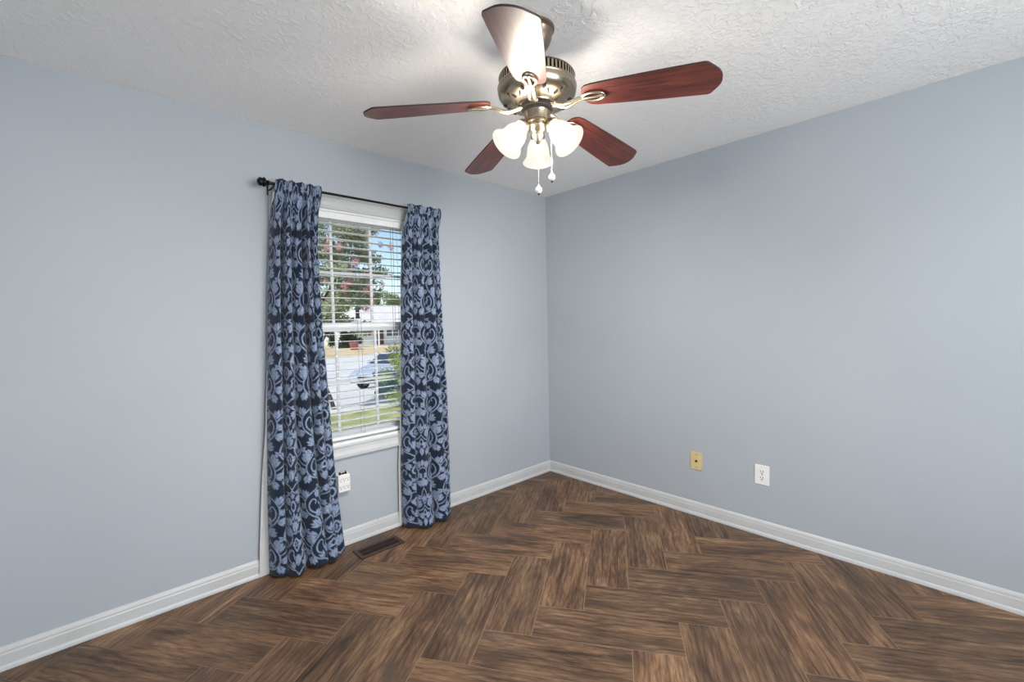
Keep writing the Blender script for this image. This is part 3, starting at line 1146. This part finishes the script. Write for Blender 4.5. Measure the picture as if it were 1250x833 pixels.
# light kit
def bell(bm, M_):
    pr = [(.0225, 0), (.024, .006), (.030, .018), (.0385, .034), (.043, .050), (.0445, .066), (.047, .080), (.053, .092), (.061, .101), (.0625, .104)]
    inner = [(r - .003, z) for r, z in pr[::-1]]
    lathe(bm, pr + inner, 48, M_)
for k in range(3):
    a = math.radians(42.9 + 120 * k)
    tl = math.radians(180 - 42)          # axis points out and down
    base = Vector((.050 * math.cos(a), .050 * math.sin(a), fz(2.083)))
    Mx = Matrix.Translation(base) @ Matrix.Rotation(a, 4, 'Z') @ Matrix.Rotation(tl, 4, 'Y')
    bm = bmesh.new()
    d = Vector((math.cos(a), math.sin(a), 0))
    tube(bm, [Vector((0, 0, fz(2.086))) + d * .035, base + Mx.to_3x3() @ Vector((0, 0, -.006)), base + Mx.to_3x3() @ Vector((0, 0, .004))], .010, 14)
    lathe(bm, [(0, -.004), (.012, -.004), (.018, .002), (.026, .010), (.0275, .018), (.0275, .026), (.0255, .026), (.0245, .014), (0, .012)], 32, Mx)
    holder = fpart('lamp_holder', bm, BRASS)
    Ms = Mx @ Matrix.Translation((0, 0, .018))
    bm = bmesh.new(); bell(bm, Ms)
    bmesh.ops.recalc_face_normals(bm, faces=bm.faces)
    fpart('glass_shade', bm, SHADE, holder, auto=60)
    bm = bmesh.new()
    lathe(bm, [(0, .012), (.012, .012), (.013, .022), (.019, .034), (.025, .046), (.0265, .056), (.024, .067), (.017, .076), (.008, .080), (0, .081)], 24, Mx)
    fpart('bulb', bm, BULB, holder)
    pl = bpy.data.lights.new('bulb_light', 'POINT')
    pl.energy = FAN_LAMP
    pl.shadow_soft_size = 0.035
    pl.color = (1.0, 0.95, 0.88)
    po = bpy.data.objects.new('bulb_light', pl)
    COL.objects.link(po)
    po.location = Vector((FX, FY, H)) + Mx @ Vector((0, 0, .058))
# pull chains
def chain(x, y, z0, z1, label):
    bm = bmesh.new()
    tube(bm, [(x, y, fz(z0)), (x, y, fz(z1) + .02)], .0008, 6)
    z = z0
    while z > z1 + .022:
        bmesh.ops.create_icosphere(bm, subdivisions=1, radius=.0017, matrix=Matrix.Translation((x, y, fz(z))))
        z -= .0052
    c = fpart('pull_chain', bm, CHAIN, auto=None)
    c['label'] = label
    bm = bmesh.new()
    lathe(bm, [(0, .022), (.0025, .021), (.003, .014), (.008, .011), (.012, .005), (.0132, -.001), (.011, -.008), (.006, -.0125), (0, -.0135)], 24, Matrix.Translation((x, y, fz(z1))))
    fpart('chain_fob', bm, FOB, c)
    bm = bmesh.new()
    lathe(bm, [(0, -.013), (.0045, -.013), (.004, -.0175), (0, -.018)], 14, Matrix.Translation((x, y, fz(z1))))
    fpart('fob_cap', bm, SLOT, c)
rv = Vector((0.7273, -0.6863, 0)); tv = Vector((-.6851, -.7273, 0))
p1 = tv * .004
chain(p1.x, p1.y, 2.012, 1.842, 'longer pull chain hanging below the centre of the light kit')
p2 = rv * .050 + tv * .010
chain(p2.x, p2.y, 2.085, 1.886, 'shorter pull chain hanging beside the right shade')

# ------------------------------------------------------------------ wall devices
def receptacle(bm, cx, cz, y, s=1.0, M_=None):
    pass
def duplex(name, label, loc, face):
    """white duplex receptacle; local: x along wall, -y out of wall"""
    o = empty(name, loc, face)
    tag(o, label, 'electrical outlet')
    bm = bmesh.new(); box(bm, -.041, .041, -.0062, -.0005, -.0605, .0605, .0022); finish('cover_plate', bm, PLATE, o)
    for zc in (.0195, -.0195):
        bm = bmesh.new()
        pts = [(.0175 * math.cos(t_), max(-.0145, min(.0145, .0175 * math.sin(t_)))) for t_ in np.linspace(0, 2 * PI, 33)[:-1]]
        prism(bm, pts, .0055, .0085, Matrix.Translation((0, 0, zc)) @ Matrix.Rotation(PI / 2, 4, 'X'))
        r = finish('receptacle', bm, PLATE, o)
        bm = bmesh.new()
        box(bm, -.0088, -.0054, -.0089, -.008, zc - .001, zc + .0090)
        box(bm, .0052, .0086, -.0089, -.008, zc - .001, zc + .0090)
        box(bm, -.0035, .0035, -.0089, -.008, zc - .0115, zc - .0050)
        finish('slot', bm, SLOT, r)
    bm = bmesh.new(); lathe(bm, [(0, .0015), (.003, .001), (.0035, 0)], 14, Matrix.Translation((0, -.0062, 0)) @ Matrix.Rotation(PI / 2, 4, 'X')); finish('screw', bm, PEWTER, o)
    return o
duplex('wall_outlet', 'white duplex wall outlet low on the right wall', (0, -1.752, .376), -PI / 2)
o = empty('cable_plate', (0, -1.344, .375), -PI / 2)
tag(o, 'ivory coaxial cable wall plate low on the right wall, left of the white outlet', 'wall plate')
bm = bmesh.new(); box(bm, -.0385, .0385, -.0065, -.0005, -.060, .060, .0022); finish('cover_plate', bm, IVORY, o)
bm = bmesh.new()
R90 = Matrix.Rotation(PI / 2, 4, 'X')
lathe(bm, [(0, .010), (.0035, .010), (.0035, .008), (.0058, .008), (.0058, .0), (.009, 0), (.009, -.001)], 20, Matrix.Translation((0, -.0065, 0)) @ R90)
finish('coax_jack', bm, SLOT, o, True)
for zc in (.042, -.042):
    bm = bmesh.new(); lathe(bm, [(0, .0015), (.003, .001), (.0036, 0)], 14, Matrix.Translation((0, -.0065, zc)) @ R90); finish('screw', bm, PEWTER, o)
# six-way adapter below the window
o = empty('outlet_adapter', (-1.888, 0, .393))
tag(o, 'white six-way plug-in outlet adapter on the wall under the window', 'outlet adapter')
bm = bmesh.new(); box(bm, -.0365, .0365, -.036, -.007, -.052, .052, .004); finish('body', bm, PLATE, o)
bm = bmesh.new(); box(bm, -.034, .034, -.0072, -.0005, -.058, .058, .002); finish('cover_plate', bm, PLATE, o)
for cx in (-.0225, 0, .0225):
    for zc in (.024, -.022):
        bm = bmesh.new()
        box(bm, cx - .0068, cx - .0046, -.0364, -.0358, zc, zc + .008)
        box(bm, cx + .0044, cx + .0066, -.0364, -.0358, zc, zc + .008)
        box(bm, cx - .0028, cx + .0028, -.0364, -.0358, zc - .010, zc - .005)
        finish('slot', bm, SLOT, o)
bm = bmesh.new()
for cx in (-.019, .017):
    box(bm, cx - .006, cx + .006, -.022, -.008, .052, .0585, .001)
    box(bm, cx - .0025, cx + .0045, -.020, -.010, .0585, .0665, .001)
box(bm, -.008, .010, -.019, -.010, .052, .0595, .001)
finish('clip', bm, BLACKM, o)

# floor register
reg = empty('floor_vent', (-1.750, -.181, 0), math.radians(0))
tag(reg, 'brown metal floor register below the window', 'floor vent')
LX, LY = .139, .062
bm = bmesh.new()
for x0, x1, y0, y1 in ((-LX, LX, -LY, -LY + .022), (-LX, LX, LY - .022, LY), (-LX, -LX + .022, -LY + .022, LY - .022), (LX - .022, LX, -LY + .022, LY - .022)):
    box(bm, x0, x1, y0, y1, .0008, .006)
finish('frame', bm, VENTM, reg)
bm = bmesh.new(); box(bm, -LX + .022, LX - .022, -LY + .022, LY - .022, .0006, .0012); finish('duct', bm, DARK, reg)
bm = bmesh.new()
n = 19
for i in range(n):
    x = -LX + .022 + (2 * LX - .044) * (i + .5) / n
    box(bm, x - .0010, x + .0010, -LY + .022, LY - .022, .0015, .0048)
box(bm, -LX + .022, LX - .022, -.0015, .0015, .0018, .0050)
finish('louvres', bm, VENTM, reg)

# ------------------------------------------------------------------ outside
GRASS = ground_mat('short_lawn_grass', [(0.3, (112, 124, 74)), (0.5, (150, 154, 98)), (0.7, (190, 180, 128))], 3.0)
CONC = ground_mat('pale_concrete', [(0.35, (196, 194, 190)), (0.65, (212, 210, 206))], 1.2)
SAND = ground_mat('dry_tan_lawn', [(0.3, (178, 160, 120)), (0.5, (206, 182, 146)), (0.7, (196, 186, 138))], 0.5)
def ground(name, pts, zf, mat, label=None):
    bm = bmesh.new()
    a = [bm.verts.new((x, y, zf(y))) for x, y in pts]
    n_ = len(a) // 2
    for k in range(n_ - 1):
        bm.faces.new((a[2 * k], a[2 * k + 1], a[2 * k + 3], a[2 * k + 2]))
    bmesh.ops.recalc_face_normals(bm, faces=bm.faces)
    for f in bm.faces:
        if f.normal.z < 0: f.normal_flip()
    return finish(name, bm, mat, kind='structure')
GY = [(-10, -.6), (8.2, -.6), (13.5, -1.09), (31, -1.05), (41, -.68), (120, -.6)]
def gz(y):
    return float(np.interp(y, [a for a, _ in GY], [b for _, b in GY]))
ground('lawn', [(-30, WT + .1), (40, WT + .1), (-30, 9.15), (40, 4.8)], lambda y: -.6, GRASS)
# concrete apron / road, follows the dip of the ground
bm = bmesh.new()
rows = [(9.15, 4.8), (9.8, 9.0), (13.5, 13.5), (20, 22), (22, 36)]
vv = []
for k, (yl, yr) in enumerate(rows):
    vv.append([bm.verts.new((-30 + 70 * t_, yl + (yr - yl) * t_, gz(yl + (yr - yl) * t_) if k else -.6)) for t_ in np.linspace(0, 1, 15)])
for A, B in zip(vv, vv[1:]):
    for k in range(14):
        bm.faces.new((A[k], A[k + 1], B[k + 1], B[k]))
finish('driveway', bm, CONC, kind='structure')
bm = bmesh.new()
rows = [(22, 36), (34, 40), (60, 60), (140, 140)]
vv = []
for k, (yl, yr) in enumerate(rows):
    vv.append([bm.verts.new((-60 + 160 * t_, yl + (yr - yl) * min(1, max(0, (t_ - .1875) / .4375)), gz(yl + (yr - yl) * min(1, max(0, (t_ - .1875) / .4375))) + (0.0 if k else -.0))) for t_ in np.linspace(0, 1, 33)])
for A, B in zip(vv, vv[1:]):
    for k in range(32):
        bm.faces.new((A[k], A[k + 1], B[k + 1], B[k]))
finish('far_yard', bm, SAND, kind='structure')

def quad_leaves(name, pts, size, mat, parent, seed=1, flat=0.0):
    rg = np.random.RandomState(seed)
    n_ = len(pts)
    pts = np.asarray(pts)
    a = rg.normal(size=(n_, 3)); a /= np.linalg.norm(a, axis=1, keepdims=True)
    b = rg.normal(size=(n_, 3)); b = np.cross(a, b); b /= np.linalg.norm(b, axis=1, keepdims=True)
    sz = size * rg.uniform(.6, 1.3, (n_, 1))
    c = np.cross(a, b)
    V = np.stack([pts - a * sz, pts + b * sz * .42 + c * sz * .12, pts + a * sz, pts - b * sz * .42 + c * sz * .12], 1).reshape(-1, 3)
    me = bpy.data.meshes.new(name)
    me.vertices.add(len(V)); me.vertices.foreach_set('co', V.reshape(-1).astype(np.float32))
    me.loops.add(len(V)); me.loops.foreach_set('vertex_index', np.arange(len(V), dtype=np.int32))
    me.polygons.add(n_)
    me.polygons.foreach_set('loop_start', (np.arange(n_) * 4).astype(np.int32))
    me.polygons.foreach_set('loop_total', np.full(n_, 4, np.int32))
    me.update(calc_edges=True)
    me.materials.append(mat)
    o = bpy.data.objects.new(name, me); COL.objects.link(o); o.parent = parent
    return o
BARK = simple('grey_brown_bark', (92, 80, 72), 0.85, var=.25, scale=14)
LEAF1 = leaf_mat('mid_green_leaves', (112, 122, 92), (168, 176, 140), (212, 214, 184))
LEAF2 = leaf_mat('yellow_green_leaves', (122, 142, 72), (172, 188, 108), (212, 218, 152))
LEAF3 = leaf_mat('distant_green_leaves', (100, 122, 84), (134, 156, 108), (168, 184, 136))
LEAF4 = leaf_mat('dark_hedge_leaves', (40, 54, 38), (66, 82, 54), (96, 110, 76))
PINK = leaf_mat('pink_blossom', (236, 156, 164), (246, 190, 192), (252, 220, 216))

def blob_points(blobs, n_, rg, shell=.45):
    w_ = np.array([b[3] * b[4] * b[5] for b in blobs]); w_ = w_ ** .8; w_ /= w_.sum()
    ch = rg.choice(len(blobs), n_, p=w_)
    d = rg.normal(size=(n_, 3)); d /= np.linalg.norm(d, axis=1, keepdims=True)
    r = (shell + (1 - shell) * rg.uniform(0, 1, (n_, 1)) ** .6)
    B = np.array(blobs)[ch]
    return B[:, :3] + d * r * B[:, 3:6]

# near flowering tree
tx, ty = 1.12, 7.85
tree = empty('flowering_tree', (tx, ty, -.6))
tag(tree, 'crape myrtle tree with pink blossoms outside the window, filling the upper left panes', 'tree')
rg = np.random.RandomState(5)
bm = bmesh.new()
tube(bm, [(0, 0, -.05), (-.08, -.02, .25), (-.22, -.04, .6), (-.36, -.05, 1.1), (-.42, -.05, 1.9), (-.40, 0, 2.8)], [.055, .045, .042, .038, .032, .02], 10)
tube(bm, [(-.9, .3, -.05), (-.85, .25, .7), (-.80, .2, 1.4), (-.7, .15, 2.3), (-.3, .1, 3.2)], [.055, .05, .045, .04, .02], 10)
tube(bm, [(-.38, -.05, 1.3), (-.05, 0, 1.9), (.35, .1, 2.5), (.7, .1, 3.0)], [.03, .028, .022, .012], 8)
tube(bm, [(-.8, .2, 1.4), (-1.2, .1, 2.0), (-1.6, 0, 2.7)], [.035, .028, .015], 8)
tube(bm, [(-.41, -.05, 2.2), (0.1, -.1, 3.0), (.3, -.1, 3.9)], [.028, .022, .012], 8)
finish('trunk', bm, BARK, tree, True)
blobs = []
for i in range(130):
    a = rg.uniform(0, 2 * PI); rr = 1.25 * math.sqrt(rg.uniform(0, 1)); zc = rg.uniform(1.85, 5.2)
    sc = 1.0 - .35 * abs(zc - 3.4) / 1.8
    blobs.append((-.18 + rr * math.cos(a) * sc * 1.2, .1 + rr * math.sin(a) * sc, zc, rg.uniform(.16, .36), rg.uniform(.16, .36), rg.uniform(.14, .28)))
P_ = blob_points(blobs, 42000, rg, .1)
quad_leaves('foliage', P_, .040, LEAF1, tree, 2)
bb = []
for i in range(80):
    q = blobs[rg.randint(len(blobs))]
    bb.append((q[0] + rg.uniform(-.15, .3), q[1] - rg.uniform(.1, .5), q[2] + rg.uniform(-.1, .25), .085, .085, .10))
bb += [(1.0, -.1, 2.55, .09, .09, .12), (.85, -.1, 2.35, .1, .1, .12), (-.30, -.6, 2.95, .10, .1, .12), (.30, -.4, 3.15, .11, .1, .12), (.55, -.3, 2.85, .10, .1, .12), (1.12, -.1, 2.72, .08, .08, .1)]
quad_leaves('blossoms', blob_points(bb, 8000, rg, .1), .024, PINK, tree, 3)['label'] = 'pink blossom clusters'
# low dark sprig at the lower-left pane
sp = [(-.36 + .05 * i, -.5, 1.95 - .07 * i, .09, .09, .07) for i in range(6)]
quad_leaves('foliage', blob_points(sp, 500, rg, .1), .026, LEAF4, tree, 9)
# hanging feeder
fd = empty('bird_feeder', (1.555, 7.35, 1.50))
tag(fd, 'dark grey hanging feeder among the leaves of the flowering tree', 'bird feeder')
bm = bmesh.new(); lathe(bm, [(0, 0), (.05, 0), (.055, .03), (.045, .05), (.045, .20), (.02, .20), (0, .20)], 20); finish('feeder_tube', bm, simple('dark_grey_feeder', (74, 72, 78), .6), fd, True)
bm = bmesh.new(); lathe(bm, [(.0, .30), (.02, .29), (.085, .215), (.085, .205), (0, .205)], 20); tube(bm, [(0, 0, .29), (0.005, 0, .75)], .003, 6); finish('feeder_roof', bm, simple('grey_feeder_roof', (96, 94, 98), .6), fd, True)

# shrub on the right
sh = empty('leafy_shrub', (2.45, 6.9, -.6))
tag(sh, 'yellow-green leafy shrub outside at the right edge of the window', 'shrub')
rg = np.random.RandomState(11)
bs = [(rg.uniform(-.42, .6), rg.uniform(-.35, .35), rg.uniform(.15, 1.45), .22, .22, .2) for i in range(34)]
bs = [b for b in bs if not (b[0] < -.15 and b[2] > 1.15)]
quad_leaves('foliage', blob_points(bs, 8000, rg, .2), .032, LEAF2, sh, 4)
bm = bmesh.new()
for i in range(6):
    a = 2 * PI * i / 6
    tube(bm, [(.03 * math.cos(a), .03 * math.sin(a), -.03), (.15 * math.cos(a) + .08, .15 * math.sin(a), .6), (.3 * math.cos(a) + .1, .25 * math.sin(a), 1.2)], [.016, .012, .006], 6)
finish('stems', bm, BARK, sh, True)

# teal bin
bn = empty('garden_bin', (3.02, 8.75, -.65), .2)
tag(bn, 'dark teal lidded bin on the driveway behind the leafy shrub', 'bin')
bm = bmesh.new()
TEAL = simple('dark_teal_plastic', (70, 108, 106), .5)
v = []
for z_, hx, hy in ((.05, .22, .24), (.62, .29, .31)):
    v.append([bm.verts.new((sx * hx, sy * hy, z_)) for sx, sy in ((-1, -1), (1, -1), (1, 1), (-1, 1))])
for k in range(4):
    bm.faces.new((v[0][k], v[0][(k + 1) % 4], v[1][(k + 1) % 4], v[1][k]))
bm.faces.new(v[0][::-1]); bm.faces.new(v[1])
finish('body', bm, TEAL, bn)
bm = bmesh.new(); box(bm, -.31, .31, -.34, .33, .62, .67, .02); finish('lid', bm, TEAL, bn)
for s in (-1, 1):
    bm = bmesh.new(); lathe(bm, [(0, -.03), (.08, -.03), (.08, .03), (0, .03)], 20, Matrix.Translation((s * .24, .22, .08)) @ Matrix.Rotation(PI / 2, 4, 'Y')); finish('wheel', bm, DARK, bn)

# car
CARP = simple('pale_silver_car_paint', (186, 194, 204), .25, .3, var=.02)
CARG = simple('dark_car_glass', (58, 66, 82), .12, var=.02)
TYRE = simple('black_tyre_rubber', (34, 34, 36), .8)
HUB = simple('grey_wheel_hub', (150, 152, 156), .35, .6)
car = empty('parked_car', (6.10, 13.55, gz(13.5)), math.radians(28))
tag(car, 'pale silver parked car on the driveway outside, partly behind the shrub', 'car')
# local: x forward (towards -x world after flip), built facing -x
prof = [(-2.15, .32), (-2.18, .55), (-2.12, .66), (-1.95, .74), (-1.25, .86), (-1.05, .90), (-.55, 1.27), (-.25, 1.34), (.75, 1.34), (1.15, 1.26), (1.62, .95), (2.05, .90), (2.15, .82), (2.18, .45), (2.08, .30), (1.80, .26), (-1.85, .26)]
bm = bmesh.new()
def wid(z_):
    return .86 if z_ < .92 else .86 - (z_ - .92) * .62
A = [bm.verts.new((x, -wid(z_), z_)) for x, z_ in prof]
B = [bm.verts.new((x, wid(z_), z_)) for x, z_ in prof]
for k in range(len(prof)):
    k2 = (k + 1) % len(prof)
    bm.faces.new((A[k], B[k], B[k2], A[k2]))
bm.faces.new(A[::-1]); bm.faces.new(B)
bmesh.ops.recalc_face_normals(bm, faces=bm.faces)
bmesh.ops.bevel(bm, geom=list(bm.edges), offset=.045, segments=3, affect='EDGES')
finish('body', bm, CARP, car, True, auto=50)
def plate_q(name, pts, mat, push):
    bm = bmesh.new()
    P4 = [Vector(p) for p in pts]
    nrm = (P4[1] - P4[0]).cross(P4[2] - P4[0]).normalized() * push
    a = [bm.verts.new(p + nrm) for p in P4]; b = [bm.verts.new(p - nrm) for p in P4]
    bm.faces.new(a); bm.faces.new(b[::-1])
    for k in range(len(a)):
        bm.faces.new((a[k], b[k], b[(k + 1) % len(a)], a[(k + 1) % len(a)]))
    bmesh.ops.recalc_face_normals(bm, faces=bm.faces)
    return finish(name, bm, mat, car)
plate_q('windshield', [(-1.00, -.76, .935), (-1.00, .76, .935), (-.58, .60, 1.26), (-.58, -.60, 1.26)], CARG, .022)
plate_q('rear_window', [(1.56, -.72, .99), (1.56, .72, .99), (1.18, .60, 1.245), (1.18, -.60, 1.245)], CARG, .022)
for s in (-1, 1):
    plate_q('side_window', [(-.86, s * .845, .95), (.28, s * .845, .95), (.28, s * .66, 1.26), (-.46, s * .66, 1.26)], CARG, .022)
    plate_q('side_window', [(.36, s * .845, .95), (1.38, s * .845, .95), (1.02, s * .66, 1.26), (.36, s * .66, 1.26)], CARG, .022)
    for wx in (-1.38, 1.36):
        bm = bmesh.new(); lathe(bm, [(.2, -.1), (.29, -.1), (.315, -.07), (.315, .07), (.29, .1), (.2, .1)], 28, Matrix.Translation((wx, s * .79, .315)) @ R90)
        wh = finish('wheel', bm, TYRE, car, True, auto=40)
        bm = bmesh.new(); lathe(bm, [(0, -.075), (.21, -.095), (.21, .095), (0, .075)], 24, Matrix.Translation((wx, s * .79, .315)) @ R90)
        finish('hub', bm, HUB, wh)
    bm = bmesh.new(); box(bm, -2.17, -2.04, s * .62 - .15, s * .62 + .15, .56, .68, .03); finish('headlamp', bm, simple('clear_headlamp', (170, 172, 178), .15), car)
    bm = bmesh.new(); box(bm, -.90, -.76, s * .93 - .07, s * .93 + .07, .93, 1.05, .03); finish('mirror', bm, CARP, car)
bm = bmesh.new(); box(bm, -2.21, -2.12, -.42, .42, .40, .56, .01); finish('grille', bm, DARK, car)

# neighbour's house
SIDING = simple('pale_siding', (206, 214, 212), .7, var=.03, scale=.8)
ROOF = simple('sunlit_pale_roof', (214, 208, 204), .8, var=.05, scale=1.5)
WFR = simple('white_house_trim', (236, 236, 236), .5, var=.02)
WGL = simple('dark_house_window_glass', (84, 90, 104), .15, var=.05)
DOORM = simple('dark_brown_house_door', (88, 62, 58), .6)
hs = empty('neighbour_house', (18.5, 41, -.72))
tag(hs, 'low pale single-storey house with a light roof across the street', 'house')
bm = bmesh.new(); box(bm, -3.0, 14, 0, 9, -.2, 2.35); finish('walls', bm, SIDING, hs)
bm = bmesh.new()
v = [bm.verts.new(p) for p in ((-2.2, -.9, 2.2), (14.6, -.9, 2.2), (14.6, 9.9, 2.2), (-2.2, 9.9, 2.2), (1.0, 4.5, 4.35), (12, 4.5, 4.35))]
for f in ((0, 1, 5, 4), (1, 2, 5), (2, 3, 4, 5), (3, 0, 4), (3, 2, 1, 0)):
    bm.faces.new([v[i] for i in f])
bmesh.ops.recalc_face_normals(bm, faces=bm.faces)
finish('roof', bm, ROOF, hs)
for x0, x1, z0, z1, nb in ((-2.75, -1.85, .95, 2.0, 2), (-1.35, -.35, .95, 2.0, 2), (1.25, 4.2, .85, 1.95, 4), (6, 8, .9, 2.0, 3)):
    bm = bmesh.new(); box(bm, x0 - .08, x1 + .08, -.06, -.005, z0 - .08, z1 + .08); wf = finish('window', bm, WFR, hs)
    for k in range(nb):
        bm = bmesh.new(); wd = (x1 - x0) / nb
        box(bm, x0 + wd * k + .05, x0 + wd * (k + 1) - .05, -.075, -.062, z0, z1); finish('pane', bm, WGL, wf)
bm = bmesh.new(); box(bm, .15, .95, -.06, -.002, .02, 2.0); finish('door', bm, DOORM, hs)
bm = bmesh.new(); box(bm, -.02, .10, -.85, -.73, -.05, 2.2); finish('porch_post', bm, WFR, hs)
# dark hedge and red planter by the house
hd = empty('dark_hedge', (14.6, 38.5, -.78))
tag(hd, 'dark green bush beside the house across the street, behind the red tub', 'bush')
rg = np.random.RandomState(8)
bs = [(rg.uniform(-1.7, 1.0), rg.uniform(-.4, .4), rg.uniform(.2, 1.6), .4, .4, .35) for i in range(24)]
quad_leaves('foliage', blob_points(bs, 5000, rg, .2), .09, LEAF4, hd, 4)
tb = empty('red_tub', (14.1, 36.2, gz(36.2)))
tag(tb, 'small red tub standing in front of the dark bush across the street', 'tub')
bm = bmesh.new(); lathe(bm, [(0, 0), (.30, 0), (.40, .62), (.43, .66), (.38, .66), (.36, .58), (0, .58)], 28); finish('tub', bm, simple('faded_red_plastic', (168, 100, 98), .6), tb, True)
# distant trees
for i, (x, y, h_, wd, lab) in enumerate(((33.5, 64, 7.9, 2.4, 'distant green tree rising above the right end of the pale roof'),
                                        (27.0, 60, 7.2, 2.3, 'distant green tree behind the middle of the pale roof'),
                                        (19.5, 58, 8.5, 3.2, 'distant large green tree behind the left end of the pale roof'),
                                        (11.5, 50, 7.5, 3.8, 'distant green tree left of the pale house'))):
    tr = empty('distant_tree', (x, y, -.65))
    tag(tr, lab, 'tree', 'trees beyond the house')
    rg = np.random.RandomState(20 + i)
    bm = bmesh.new(); tube(bm, [(0, 0, -.05), (.1, 0, h_ * .4), (0, 0, h_ * .75)], [.28, .2, .08], 8); finish('trunk', bm, BARK, tr, True)
    bs = [(rg.uniform(-wd, wd) * .8, rg.uniform(-wd, wd) * .5, h_ * rg.uniform(.3, .88), wd * .38, wd * .38, h_ * .11) for k in range(26)]
    quad_leaves('foliage', blob_points(bs, 5000, rg, .3), .17, LEAF3, tr, 30 + i)
